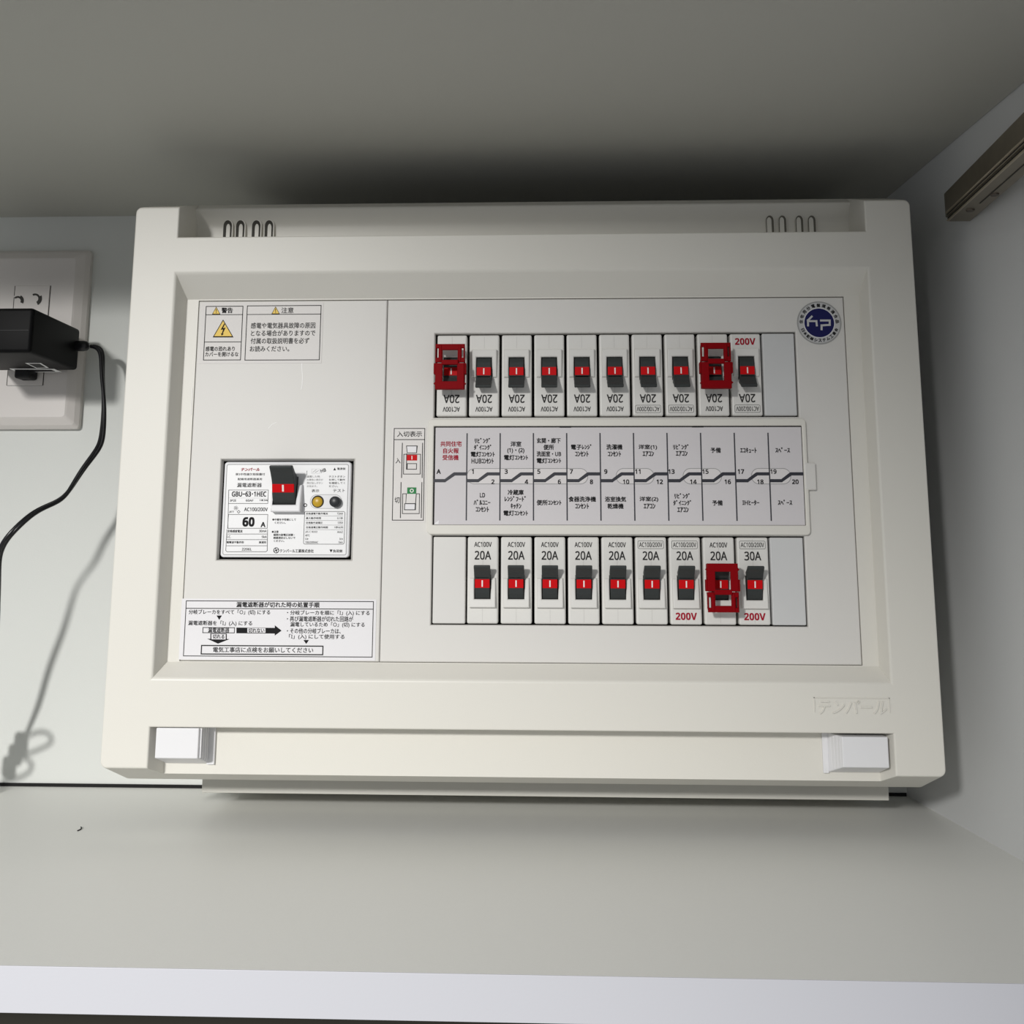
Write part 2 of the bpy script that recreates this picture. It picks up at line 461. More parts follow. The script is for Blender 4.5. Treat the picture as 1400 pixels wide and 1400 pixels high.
# vent slots in the top notch
for base in (((307, 318.2), (324.2, 335.4), (346, 357.2), (363.4, 374.4)), ((1046.6, 1057), (1064, 1074), (1087, 1097), (1104, 1114))):
    for u0, u1 in base:
        vt = MB()
        left = u0 < 700
        a, c = at(u0, 312, .0365), at(u1, 312, .0365)
        zt = at(u0, 302.0 if left else 295.5, .0352).z; zl = ZT
        wv = c.x - a.x; cx = (a.x + c.x) / 2; rr = wv / 2
        def arch(cx, rr, rz, zt, zl, k=12):
            return [(cx - rr, zl)] + [(cx - rr * math.cos(math.pi * i / k), zt - rz + rz * math.sin(math.pi * i / k)) for i in range(k + 1)] + [(cx + rr, zl)]
        sd = 1 if left else -1
        vt.prism_y(arch(cx + rr * .10, rr * 1.16, rr * 1.5, zt + rr * .2, zl), .0342, .0378, 'cover')
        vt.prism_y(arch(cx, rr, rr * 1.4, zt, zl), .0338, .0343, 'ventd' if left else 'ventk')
        vt.prism_y(arch(cx + sd * rr * .22, rr * (.46 if left else .60), rr * 1.0, zt - rr * (.95 if left else .55), zl), .0334, .0339, 'cover')
        vt.build('vent_slot', board, BL)

# latches in the bottom notch
def latch(fr, bkx, side):
    x0, x1, z0, z1 = fr
    m = MB()
    # front block with stepped inner flank
    if side < 0:
        m.hexa([(x0, .0005, z0), (x1, .0005, z0), (x1, .0005, z1), (x0, .0005, z1),
                (x0 + .001, .0172, z0 - .0062), (bkx, .0172, z0 - .0062), (bkx, .0172, z1), (x0 + .001, .0172, z1)], 'latch', .0005)
        for k in range(4):
            t = (k + .6) / 5; xx = x1 + (bkx - x1) * t; yy = .0005 + .0167 * t
            m.box(xx - .0002, xx + .0011, yy, yy + .0012, z0 - .0062 * t + .0006, z1 - .0003, 'latch', .0002)
        m.box(bkx - .0005, bkx + .0045, .0155, .0174, z0 - .0066, z1, 'latch', .0003)
    else:
        m.hexa([(x0, .0005, z0), (x1, .0005, z0), (x1, .0005, z1), (x0, .0005, z1),
                (bkx, .0172, z0 - .0062), (x1 - .001, .0172, z0 - .0062), (x1 - .001, .0172, z1), (bkx, .0172, z1)], 'latch', .0005)
        for k in range(4):
            t = (k + .6) / 5; xx = x0 + (bkx - x0) * t; yy = .0005 + .0167 * t
            m.box(xx - .00025, xx + .0010, yy, yy + .0012, z0 - .0062 * t + .0006, z1 - .0003, 'latch', .0002)
        m.box(bkx - .0030, bkx + .0005, .0155, .0174, z0 - .0066, z1, 'latch', .0003)
    return m.build('latch', board, BL)
f = quadrect((214, 995), (272, 996), (211, 1037), (270, 1036.6), .0005)
o = latch(f, at(285, 1030, .0172).x, -1); o['label'] = 'bright white sliding latch at bottom left'
f = quadrect((1151, 1007), (1213, 1008), (1153, 1049), (1217, 1050), .0005)
o = latch(f, at(1131, 1040, .0172).x, 1); o['label'] = 'pale grey sliding latch at bottom right'

# inner plates
PYF = YR - .0002
XS = -0.09014
P, X0 = 0.022148, -0.05627
UZ0, UZ1, DZ0, DZ1 = 0.03979, 0.09782, -0.09691, -0.03908
mbw = quadrect((303, 628), (485.5, 628), (296, 766), (480.5, 766), YR)
pl = MB()
pl.plate((SX0 + .0004, XS - .0002, SZ0 + .0003, SZ1 - .0005), [mbw], PYF, YR + .0035, 'plate', .0008)
# chamfered lip of the main breaker window
ox0, ox1, oz0, oz1 = mbw
ix = quadrect((306.7, 630.5), (484, 630.5), (299, 764.8), (479.5, 764.8), YR + .004)
bb = bmesh.new()
A = [bb.verts.new(p) for p in ((ox0, PYF + .0005, oz0), (ox1, PYF + .0005, oz0), (ox1, PYF + .0005, oz1), (ox0, PYF + .0005, oz1))]
C = [bb.verts.new(p) for p in ((ix[0], YR + .004, ix[2]), (ix[1], YR + .004, ix[2]), (ix[1], YR + .004, ix[3]), (ix[0], YR + .004, ix[3]))]
for k in range(4): bb.faces.new((A[k], A[(k + 1) % 4], C[(k + 1) % 4], C[k]))
bmesh.ops.recalc_face_normals(bb, faces=bb.faces[:])
pl.take(bb, 'plate')
pl.pline([(415.5, 486), (412.8, 489), (412.6, 502), (413.6, 515), (413, 527), (411.8, 532)], .9, PYF - .0001, 'scratch')
pl.pline([(377.5, 577.5), (372, 580), (367, 585.5)], .7, PYF - .0001, 'scratch')
pl.pline([(263, 530), (262, 552), (261.2, 566)], .7, PYF - .0001, 'scratch')
pl.build('inner_plate', board, BL)
pl = MB()
up = (X0 - .0006, X0 + 11 * P + .0006, UZ0, UZ1); dn = (X0 - .0006, X0 + 11 * P + .0006, DZ0, DZ1)
pl.plate((XS + .0002, SX1 - .0004, SZ0 + .0003, SZ1 - .0005), [up, dn], PYF, YR + .006, 'plate', .0008)
pl.build('inner_plate', board, BL)

# stickers on the left plate
Y1 = PYF - .00025
def sticker(y0, corners, m):
    s_ = MB(); x0, x1, z0, z1 = quadrect(*corners, Y1)
    s_.box(x0, x1, Y1, PYF, z0, z1, m)
    return s_
YT = Y1 - .00008
def pframe(s_, corners, tpx, m, Y=YT):
    x0, x1, z0, z1 = quadrect(*corners, Y); t = tpx * ppx(*corners[0], Y); s_.frame(x0, x1, z0, z1, t, Y, m)
    return x0, x1, z0, z1
def hline(s_, x0, x1, z, t, m, Y=YT): s_.rect(x0, x1, z - t / 2, z + t / 2, Y, m)
q = ppx(390, 450, YT)
s_ = sticker(0, ((275.5, 414), (442, 413), (272, 496.5), (439.5, 497)), 'stick')
x0, x1, z0, z1 = pframe(s_, ((281.4, 418.3), (332.9, 418.3), (277.6, 492.4), (329, 492.9)), 1.0, 'inkg')
hline(s_, x0, x1, at(305, 430.2, YT).z, q * .9, 'inkg'); hline(s_, x0, x1, at(305, 467.5, YT).z, q * .9, 'inkg')
x0, x1, z0, z1 = pframe(s_, ((337.6, 417.4), (439.3, 417.4), (334.4, 492.4), (437.2, 492.9)), 1.0, 'inkg')
hline(s_, x0, x1, at(387, 429.7, YT).z, q * .9, 'inkg')
def tri(s_, u, v, wpx, hpx, bpx, excl=True):
    s_.ppoly([(u - wpx / 2, v + hpx / 2), (u + wpx / 2, v + hpx / 2), (u, v - hpx / 2)], YT, 'ink')
    k = 1 - bpx * 2.6 / wpx
    s_.ppoly([(u - wpx / 2 * k, v + hpx / 2 - bpx), (u + wpx / 2 * k, v + hpx / 2 - bpx), (u, v + hpx / 2 - bpx - hpx * k)], YT - .00004, 'yellow')
    if excl:
        s_.ppoly([(u - .5, v - hpx * .22), (u + .5, v - hpx * .22), (u + .35, v + hpx * .17), (u - .35, v + hpx * .17)], YT - .00008, 'ink')
        s_.ppoly([(u - .5, v + hpx * .22), (u + .5, v + hpx * .22), (u + .5, v + hpx * .33), (u - .5, v + hpx * .33)], YT - .00008, 'ink')
tri(s_, 295.6, 424.6, 11.5, 10.6, .9); tri(s_, 376.8, 424.2, 11.5, 10.6, .9)
tri(s_, 305, 449, 28.5, 24.5, 1.6, False)
s_.ppoly([(306.3, 442.5), (301.6, 451), (304.9, 450.4), (303.2, 456), (302, 455.4), (303, 459), (306, 456.4), (304.6, 456.2), (308.4, 447.8), (304.9, 448.6), (307.9, 442.5)], YT - .00008, 'ink')
s_.ptext('警告', 310.6, 424.3, 15.4, 7.8, YT, 'ink', .022)
s_.ptext('感電の恐れあり', 301, 476.8, 40, 6.6, YT, 'ink', .014); s_.ptext('カバーを開けるな', 303.2, 484.4, 45.6, 6.4, YT, 'ink', .014)
s_.ptext('注意', 393, 424.2, 16.7, 8, YT, 'inkg', .008)
for t, u, v, wd in (('感電や電気器具故障の原因', 387, 445, 88), ('となる場合がありますので', 387, 455.4, 88), ('付属の取扱説明書を必ず', 382.7, 466, 80)):
    s_.ptext(t, u, v, wd, 8.2, YT, 'inkg', .010)
s_.ptext('お読みください。', 368.5, 476.8, 54, 8.0, YT, 'inkg', .010)
o = s_.build('warning_sticker', board, BL); o['label'] = 'two-box warning sticker with yellow triangles at upper left'

s_ = sticker(0, ((537, 583), (583.5, 583.3), (533.8, 714), (581, 714)), 'stick')
x0, x1, z0, z1 = pframe(s_, ((538.6, 585.2), (581.7, 585.4), (535.7, 711.7), (578.9, 711.7)), 1.0, 'inkg')
hline(s_, x0, x1, at(560, 601, YT).z, q, 'inkg')
s_.ptext('入切表示', 559.9, 593.4, 34, 7.6, YT, 'inkg', .01)
s_.ptext('入', 544.2, 629.8, 6.8, 7.4, YT, 'inkg', .01); s_.ptext('切', 543, 683.7, 7, 8, YT, 'inkg', .01)
for a, c in (((550.1, 606), (549.0, 652.9)), ((577.8, 606), (577.1, 652.9)), ((548.3, 659.7), (547.4, 707.7)), ((576.8, 659.7), (575.9, 707.7))):
    s_.pline([a, c], 1.1, YT, 'inkg')
for c in (((551.8, 620.6), (575.6, 620.6), (551, 648.6), (574.8, 648.6)), ((550.3, 674.6), (574.2, 674.6), (549.5, 702.6), (573.4, 702.6)),
          ((556.4, 633.4), (570, 633.4), (556.2, 642), (569.8, 642))):
    pframe(s_, c, .9, 'inkg')
s_.ppoly([(555.2, 609.2), (571, 609.2), (570, 619.5), (556.4, 619.5)], YT, 'inkg'); s_.ppoly([(556.3, 610.2), (569.4, 610.2), (569, 618.6), (557.2, 618.6)], YT - .00004, 'stickw')
s_.ppoly([(556.3, 621.8), (570.4, 621.8), (570.2, 629.6), (556.2, 629.6)], YT - .00006, 'red'); s_.ppoly([(562.6, 623.2), (563.8, 623.2), (563.8, 628.2), (562.6, 628.2)], YT - .0001, 'wline')
s_.ppoly([(555.4, 620), (556.4, 620), (556.2, 642), (555.2, 642)], YT - .00005, 'inkg')
s_.ppoly([(556.8, 666.4), (569.2, 666.4), (569, 675.2), (556.6, 675.2)], YT - .00006, 'green')
p = at(563, 670.8, YT); s_.ring(p.x, p.z, q * 1.5, q * 2.6, YT - .0001, 'wline', 20)
s_.ppoly([(555, 675.2), (569.6, 675.2), (568.6, 688.4), (554.4, 688.4)], YT - .00002, 'inkg'); s_.ppoly([(556, 675.2), (568.6, 675.2), (567.6, 688), (555.2, 688)], YT - .00006, 'stick')
s_.ppoly([(552.8, 688.2), (568.8, 688.2), (568.4, 697.4), (552.4, 697.4)], YT - .00008, 'inkg'); s_.ppoly([(553.8, 689.2), (567.2, 689.2), (566.9, 696.4), (553.5, 696.4)], YT - .00012, 'stickw')
o = s_.build('switch_position_sticker', board, BL); o['label'] = 'tall narrow sticker showing red on and green off switches'

s_ = sticker(0, ((248, 818), (514.5, 820), (245, 901), (513, 904)), 'stickw')
x0, x1, z0, z1 = pframe(s_, ((254.6, 820.4), (511.1, 822.5), (249.9, 896.6), (509.2, 899.6)), 1.0, 'inkg')
hline(s_, x0, x1, at(380, 832.3, YT).z, q, 'inkg')
s_.ptext('漏電遮断器が切れた時の処置手順', 380, 826.8, 113.6, 7.4, YT, 'ink', .02)
for t, u, v, wd in (('分岐ブレーカをすべて「○」(切) にする', 313.6, 837.2, 111.4), ('漏電遮断器を「I」(入) にする', 301, 852.3, 87.4),
                    ('・分岐ブレーカを順に「I」(入) にする', 448.8, 838.2, 113), ('・再び漏電遮断器が切れた回路が', 437.5, 846.2, 90.6),
                    ('漏電しているため「○」(切) にする', 447.6, 854.3, 101.8), ('・その他の分岐ブレーカは、', 429, 862.6, 73.5), ('「I」(入) にして使用する', 433, 870.8, 76)):
    s_.ptext(t, u, v, wd, 7.2, YT, 'ink', .012)
s_.ppoly([(296, 841.5), (303.4, 841.5), (299.7, 847.5)], YT, 'ink'); s_.ppoly([(414.8, 875), (422.4, 875), (418.6, 880.4)], YT, 'ink')
pframe(s_, ((277, 857.4), (321, 857.8), (276.8, 865.4), (320.9, 865.8)), .9, 'ink'); s_.ptext('漏電遮断器', 299, 861.5, 29, 6.4, YT, 'ink', .014)
s_.ppoly([(323.2, 858), (375.7, 858.4), (375.7, 854.8), (384.9, 862.2), (375.6, 869), (375.6, 866.2), (323.2, 865.8)], YT, 'ink')
s_.ppoly([(338.2, 858.6), (362.9, 858.8), (362.9, 865.2), (338.2, 865)], YT - .00004, 'stickw'); s_.ptext('切れない', 350.6, 862, 22, 5.8, YT - .00008, 'ink', .02)
s_.ppoly([(287.6, 866), (310, 866.2), (310, 873.6), (313.8, 873.8), (298, 880), (283, 873.2), (287.6, 873.4)], YT, 'ink')
s_.ppoly([(289, 866.8), (308.6, 867), (308.5, 874.2), (289, 874)], YT - .00004, 'stickw'); s_.ptext('切れる', 298.8, 870.4, 16, 5.8, YT - .00008, 'ink', .02)
pframe(s_, ((274.8, 881.4), (442.2, 883), (274.3, 894.6), (442, 896.2)), 1.5, 'inkg'); s_.ptext('電気工事店に点検をお願いしてください', 359.6, 888.6, 137, 7.2, YT, 'ink', .012)
o = s_.build('procedure_sticker', board, BL); o['label'] = 'wide white instruction sticker with black arrows at lower left'

# round emblem on the right plate
s_ = MB(); c = at(1120, 441.4, Y1); q2 = ppx(1120, 441, Y1)
s_.lathe_y([(0, Y1), (q2 * 30.2, Y1), (q2 * 30.6, Y1 + .0001), (q2 * 30.6, PYF)], c.x, c.z, 'silver', 48, False)
s_.ring(c.x, c.z, q2 * 28.6, q2 * 30.4, YT, 'silver2', 48); s_.ring(c.x, c.z, 0, q2 * 20.4, YT, 'blue', 48)
s_.ring(c.x, c.z, q2 * 20.4, q2 * 21.1, YT, 'label', 48)
for txt, a0, a1, sg in (('住宅用分電盤規格適合品', 176, 4, 1), ('日本配線システム工業会', 204, 336, -1)):
    for i, ch in enumerate(txt):
        a = math.radians(a0 + (a1 - a0) * i / (len(txt) - 1)); rr = q2 * 24.8
        hgt = q2 * (5.0 if sg > 0 else 4.6)
        s_.text(ch, c.x + rr * math.cos(a), c.z + rr * math.sin(a), hgt, hgt, YT, 'ink', .035, rot=a - math.pi / 2 * sg)
def E(x, y): return (1060 + x / 11.667, 390 + y / 11.667)
s_.pline([E(580, 500), E(520, 560), E(522, 640)], 2.7, YT - .00005, 'silver')
s_.pline([E(520, 572), E(655, 572), E(662, 640)], 2.7, YT - .0001, 'silver')
s_.pline([E(728, 562), E(868, 562), E(868, 632), E(738, 640), E(738, 702)], 2.7, YT - .00005, 'silver')
o = s_.build('round_emblem', board, BL); o['label'] = 'round dark blue and silver mark at upper right'

# name holder and the circuit directory card
hx0, hx1, hz0, hz1 = -0.06017, 0.19157, -0.03838, 0.03849
cx0, cx1, cz0, cz1 = -0.05637, 0.18877, -0.03206, 0.03358
nh = MB()
NY = YR - .0030
b = bmesh.new()
o_ = rrect(hx0, hx1, hz0, hz1, .0028, 6)
nin = len(o_)
bz = bmesh.new()
A = [bz.verts.new((x, NY, z)) for x, z in o_]; Bk = [bz.verts.new((x, PYF + .001, z)) for x, z in o_]
inn = rrect(cx0, cx1, cz0, cz1, .0004, 6)
Cn = [bz.verts.new((x, NY, z)) for x, z in inn]; Cb = [bz.verts.new((x, NY + .0014, z)) for x, z in inn]
for k in range(nin):
    n2 = (k + 1) % nin
    bz.faces.new((A[k], A[n2], Bk[n2], Bk[k])); bz.faces.new((A[k], A[n2], Cn[n2], Cn[k])); bz.faces.new((Cn[k], Cn[n2], Cb[n2], Cb[k]))
bmesh.ops.recalc_face_normals(bz, faces=bz.faces[:])
bmesh.ops.bevel(bz, geom=[e for e in bz.edges if all(abs(v.co.y - NY) < 1e-7 for v in e.verts) and e.calc_face_angle(0) > .7], offset=.0008, segments=3, affect='EDGES', profile=.5)
nh.take(bz, 'cover')
b.free()
nh.build('name_holder', board, BL)
t_ = at(1108, 651, NY)
tb = MB(); tx0, tx1, tz0, tz1 = quadrect((1099, 632.5), (1115, 632.5), (1101, 670), (1117, 670), NY)
tb.box(tx0, tx1, NY - .0002, PYF + .001, tz0, tz1, 'plate', .0009)
tb.build('holder_tab', board, BL)
cd_ = MB(); CY = NY + .0012; CT = CY - .00008
cd_.box(cx0 + .0010, cx1 - .0004, CY, CY + .0006, cz0 + .0002, cz1 - .0008, 'card'); cd_.box(cx0 - .0002, cx1 + .0002, CY + .0004, CY + .0010, cz0 - .0002, cz1 + .0002, 'tray')
q = ppx(850, 650, CT)
for k in range(1, 11):
    xx = cx0 + (cx1 - cx0) * k / 11
    cd_.rect(xx - q * .85, xx + q * .85, -0.02916, 0.02897, CT - .00006, 'inkb')
CW = (cx1 - cx0) / 11
zl, zu = at(700, 657.2, CT).z, at(700, 647.9, CT).z
for k in range(11):
    a = cx0 + CW * k; t = q * 2.2
    p1, p2 = a + CW * .36, a + CW * .62
    cd_.poly([(a, zl - t), (p1, zl - t), (p1 + CW * .02, zl - t * .6), (p2 + CW * .03, zu - t), (a + CW, zu - t), (a + CW, zu + t), (p2, zu + t),
              (p2 - CW * .04, zu + t * .55), (p1 - CW * .02, zl + t), (a, zl + t)], CT - .00004, 'inkb')
pz0, pz1 = at(800, 662, CT).z, at(800, 640.2, CT).z
for a, c in ((638, 804), (842, 894.5), (933.5, 986.8), (1027, 1081.5)):
    xa, xb = at(a, 651, CT).x, at(c, 651, CT).x
    cd_.poly(rrect(xa, xb, pz0, pz1, (pz1 - pz0) * .48, 6), CT - .00001, 'cardl'); cd_.rframe(xa, xb, pz0, pz1, (pz1 - pz0) * .48, q * .8, CT - .00003, 'inkl', 6)
for u, ww in ((773, 16), (954, 16)):
    p = at(u, 583.6, CT); cd_.rect(p.x - q * ww / 2, p.x + q * ww / 2, cz1 - q * 2.0, cz1 + q * .2, CT - .00004, 'ink')
cd_.rect(cx0 - .0001, cx0 + q * 2.0, at(592, 657, CT).z, at(592, 643, CT).z, CT - .00003, 'ink')
cd_.poly([(cx0 + q * 2, cz0 + q), (cx0 + q * 8, cz0 + q), (cx0 + q * 8.4, cz0 + q * 6.4), (cx0 + q * 4, cz0 + q * 3)], CT - .00004, 'label')
for t, u, v, wd in (('共同住宅', 616.6, 606.8, 29), ('自火報', 616.5, 616.2, 21.3), ('受信機', 616, 625.5, 22)):
    cd_.ptext(t, u, v, wd, 7.4, CT, 'inkr', .022)
NM = [('ﾘﾋﾞﾝｸﾞ', 659.5, 602.4, 21), ('ﾀﾞｲﾆﾝｸﾞ', 659.8, 611.5, 23.7), ('電灯ｺﾝｾﾝﾄ', 660, 621, 32.8), ('HUBｺﾝｾﾝﾄ', 659.7, 630.2, 30.3),
      ('LD', 659.6, 677, 7), ('ﾊﾞﾙｺﾆｰ', 659, 686.7, 22.8), ('ｺﾝｾﾝﾄ', 659.4, 696.3, 18),
      ('洋室', 705.4, 607, 14.7), ('(1)・(2)', 705.2, 616.3, 23.5), ('電灯ｺﾝｾﾝﾄ', 705.4, 625.5, 32.8),
      ('冷蔵庫', 705, 673.2, 21.8), ('ﾚﾝｼﾞﾌｰﾄﾞ', 704.4, 681.9, 29), ('ｷｯﾁﾝ', 705.4, 691.9, 14.7), ('電灯ｺﾝｾﾝﾄ', 705, 701.5, 33.4),
      ('玄関・廊下', 750.1, 602.4, 32.8), ('便所', 750.2, 611.5, 14.5), ('洗面室・UB', 750.4, 620.5, 33.4), ('電灯ｺﾝｾﾝﾄ', 750.4, 629.8, 33.4),
      ('便所ｺﾝｾﾝﾄ', 750.6, 687.1, 33.8), ('電子ﾚﾝｼﾞ', 794.6, 611.1, 28), ('ｺﾝｾﾝﾄ', 795.5, 620.5, 18.3), ('食器洗浄機', 796, 682.4, 37.6), ('ｺﾝｾﾝﾄ', 795.8, 691.9, 18.7),
      ('洗濯機', 840, 611.1, 22), ('ｺﾝｾﾝﾄ', 840, 620.5, 18), ('浴室換気', 841.5, 682.5, 29), ('乾燥機', 841.5, 692, 22),
      ('洋室(1)', 885.7, 611.4, 25.4), ('ｴｱｺﾝ', 886.3, 620.4, 15.4), ('洋室(2)', 887.2, 682.6, 25.6), ('ｴｱｺﾝ', 888, 692, 16),
      ('ﾘﾋﾞﾝｸﾞ', 930.9, 611, 21), ('ｴｱｺﾝ', 932, 620, 16), ('ﾘﾋﾞﾝｸﾞ', 932.5, 678, 21), ('ﾀﾞｲﾆﾝｸﾞ', 932.7, 687.4, 24.6), ('ｴｱｺﾝ', 933.8, 697, 15.6),
      ('予備', 978.4, 615.6, 14), ('予備', 980.8, 687.6, 14.4), ('ｴｺｷｭｰﾄ', 1023.2, 615.6, 22.4), ('IHﾋｰﾀｰ', 1026.5, 687.2, 23),
      ('ｽﾍﾟｰｽ', 1070, 615.2, 20), ('ｽﾍﾟｰｽ', 1073.2, 686.8, 19.6)]
for t, u, v, wd in NM:
    cd_.ptext(t, u, v, wd, 7.4 if t != 'LD' else 6.2, CT, 'ink', .026)
for t, u in (('A', 599.7), ('1', 646.3), ('3', 692), ('5', 736.7), ('7', 781.1), ('9', 828.2), ('11', 872), ('13', 918), ('15', 964.4), ('17', 1013), ('19', 1057.4)):
    cd_.ptext(t, u, 644.7, None, 6.4, CT - .00008, 'ink', .03)
for t, u in (('2', 673.9), ('4', 719.8), ('6', 764.8), ('8', 808.6), ('10', 856), ('12', 902), ('14', 948), ('16', 995), ('18', 1039.6), ('20', 1087.4)):
    cd_.ptext(t, u, 658.7, None, 6.4, CT - .00008, 'ink', .03)
o = cd_.build('circuit_directory', board, BL); o['label'] = 'printed paper strip naming the circuits'

# blanking covers
BY = YR + .0010                              # front of breaker bodies
HB = (UZ1 - UZ0) / 2 - .0009                 # half height of a body
ZU, ZD = (UZ0 + UZ1) / 2, (DZ0 + DZ1) / 2
for k, zc, m in ((0, ZD, 'blank'), (10, ZU, 'blank2'), (10, ZD, 'blank2')):
    x = X0 + (k + .5) * P
    bb_ = MB(); bb_.box(x - P / 2 + .0003, x + P / 2 - .0003, BY - .0004, BY + .014, zc - HB, zc + HB, m, .0008, 3)
    bb_.build('blank_cover', board, BL)

# ------------------------------------------------------------------ branch breakers (built once per kind, origin at centre of the front face)
HW = P / 2 - .00085
mm = .001
def body_mesh(amp, volt, red200, upper):
    m = MB()
    m.box(-HW, HW, 0, .014, -HB, HB, 'white', .0012, 3)
    e = -.00008
    m.rect(-.00007, .00007, HB - .0195, HB - .0012, e, 'moldline'); m.rect(-.00007, .00007, -HB + .0012, -HB + .0095, e, 'moldline')
    zt = 28.2 * mm
    if volt == 'AC100V':
        m.text(volt, 0, zt - 5.0 * mm, 11.6 * mm, 3.3 * mm, e * 1.5, 'inkg', .018)
    else:
        m.text(volt, 0, zt - 4.9 * mm, 15.2 * mm, 3.1 * mm, e * 1.5, 'inkg', .012)
        m.rframe(-8.5 * mm, 8.5 * mm, zt - 7.6 * mm, zt - 2.3 * mm, .9 * mm, .22 * mm, e * 1.5, 'inkg')
    m.text(amp, 0, zt - 12.1 * mm, 10.9 * mm, 5.8 * mm, e * 1.5, 'inkg', .018)
    if red200:
        m.text('200V', 0, -HB + 5.4 * mm, 13.8 * mm, 4.7 * mm, e * 1.5, 'inkr', .012, rot=math.pi if upper else 0, heavy=True)
    return m.mesh('body')
def surround_mesh():
    m = MB()
    m.plate((-8.6 * mm, 8.6 * mm, -17.6 * mm, 1.5 * mm), [(-5.35 * mm, 5.35 * mm, -12.2 * mm, 5 * mm)], -3.0 * mm, .0004, 'white', .0007)
    me = m.mesh('toggle_surround')
    for v in me.vertices:                    # wedge: thicker at its outer end
        if v.co.y < .0002:
            t = (v.co.z + 17.6 * mm) / (19.1 * mm); v.co.y += 1.6 * mm * t
    return me
def well_mesh():
    m = MB(); m.rect(-5.5 * mm, 5.5 * mm, -12.4 * mm, 3.5 * mm, -.0001, 'slot'); return m.mesh('toggle_well')
TP = [(-.2, -12.1), (-1.6, -11.6), (-3.3, -8.6), (-4.3, -5.0), (-4.6, .7), (-5.2, 2.6), (-7.9, 6.0), (-10.2, 8.2), (-10.3, 9.4), (-8.8, 10.0), (-5.0, 7.6), (-.2, 5.6)]
def toggle_mesh():
    m = MB()
    m.prism_x([(y * mm, z * mm) for y, z in TP if z < 3] + [(-.2 * mm, 3.0 * mm)], -4.75 * mm, 4.75 * mm, 'grey', .0003, 2)
    m.prism_x([(y * mm, z * mm) for y, z in TP if z > .6], -5.35 * mm, 5.35 * mm, 'grey', .0005, 2)
    return m.mesh('toggle')
def indicator_mesh():
    m = MB()
    m.prism_x([(-4.50 * mm, -4.9 * mm), (-4.85 * mm, .7 * mm), (-4.3 * mm, .7 * mm), (-4.0 * mm, -4.9 * mm)], -4.8 * mm, 4.8 * mm, 'red', .0001, 1)
    m.hexa([(-.42 * mm, -4.68 * mm, -4.2 * mm), (.42 * mm, -4.68 * mm, -4.2 * mm), (.42 * mm, -4.95 * mm, 0), (-.42 * mm, -4.95 * mm, 0),
            (-.42 * mm, -4.3 * mm, -4.2 * mm), (.42 * mm, -4.3 * mm, -4.2 * mm), (.42 * mm, -4.5 * mm, 0), (-.42 * mm, -4.5 * mm, 0)], 'wline')
    return m.mesh('indicator')
SUR, WEL, TOG, IND = surround_mesh(), well_mesh(), toggle_mesh(), indicator_mesh()
bodies = {}
def breaker(k, upper, amp, volt, red, label):
    key = (amp, volt, red, upper and red)
    if key not in bodies: bodies[key] = body_mesh(amp, volt, red, upper)
    t = thing('circuit_breaker', (X0 + (k + .5) * P, BY, ZU if upper else ZD), label, 'circuit breaker',
              'branch breakers in the top row' if upper else 'branch breakers in the bottom row', (0, math.pi if upper else 0, 0))
    link('body', bodies[key], t)
    s_ = link('toggle_surround', SUR, t); link('toggle_well', WEL, s_)
    g_ = link('toggle', TOG, t); link('indicator', IND, g_)
    return t
A1, A2 = 'AC100V', 'AC100/200V'
UP = [(0, '20A', A1, 0, 'upside-down white 20A breaker behind the red lock cover above the red-lettered circuit name A')]
for k, n in zip(range(1, 6), ('1', '3', '5', '7', '9')):
    UP.append((k, '20A', A1, 0, 'upside-down white 20A AC100V breaker in the top row, directly above circuit number %s' % n))
UP += [(6, '20A', A2, 0, 'upside-down white 20A breaker with boxed AC100/200V marking, top row above circuit number 11'),
       (7, '20A', A2, 0, 'upside-down white 20A breaker with boxed AC100/200V marking, top row above circuit number 13'),
       (8, '20A', A1, 0, 'upside-down white 20A breaker under a red lock cover above circuit number 15'),
       (9, '20A', A2, 1, 'upside-down white 20A breaker with red 200V lettering at its top, above circuit number 17')]
for k, a, v, r, l in UP: breaker(k, True, a, v, r, l)
DN = []
for k, n in zip(range(1, 6), ('2', '4', '6', '8', '10')):
    DN.append((k, '20A', A1, 0, 'white 20A AC100V breaker in the bottom row, directly below circuit number %s' % n))
DN += [(6, '20A', A2, 0, 'white 20A breaker with boxed AC100/200V marking and no red lettering, below circuit number 12'),
       (7, '20A', A2, 1, 'white 20A breaker with red 200V lettering at its foot, bottom row below circuit number 14'),
       (8, '20A', A1, 0, 'white 20A breaker behind the red lock cover in the bottom row, below circuit number 16'),
       (9, '30A', A2, 1, 'white 30A breaker with red 200V lettering at its foot, below circuit number 18')]
for k, a, v, r, l in DN: breaker(k, False, a, v, r, l)

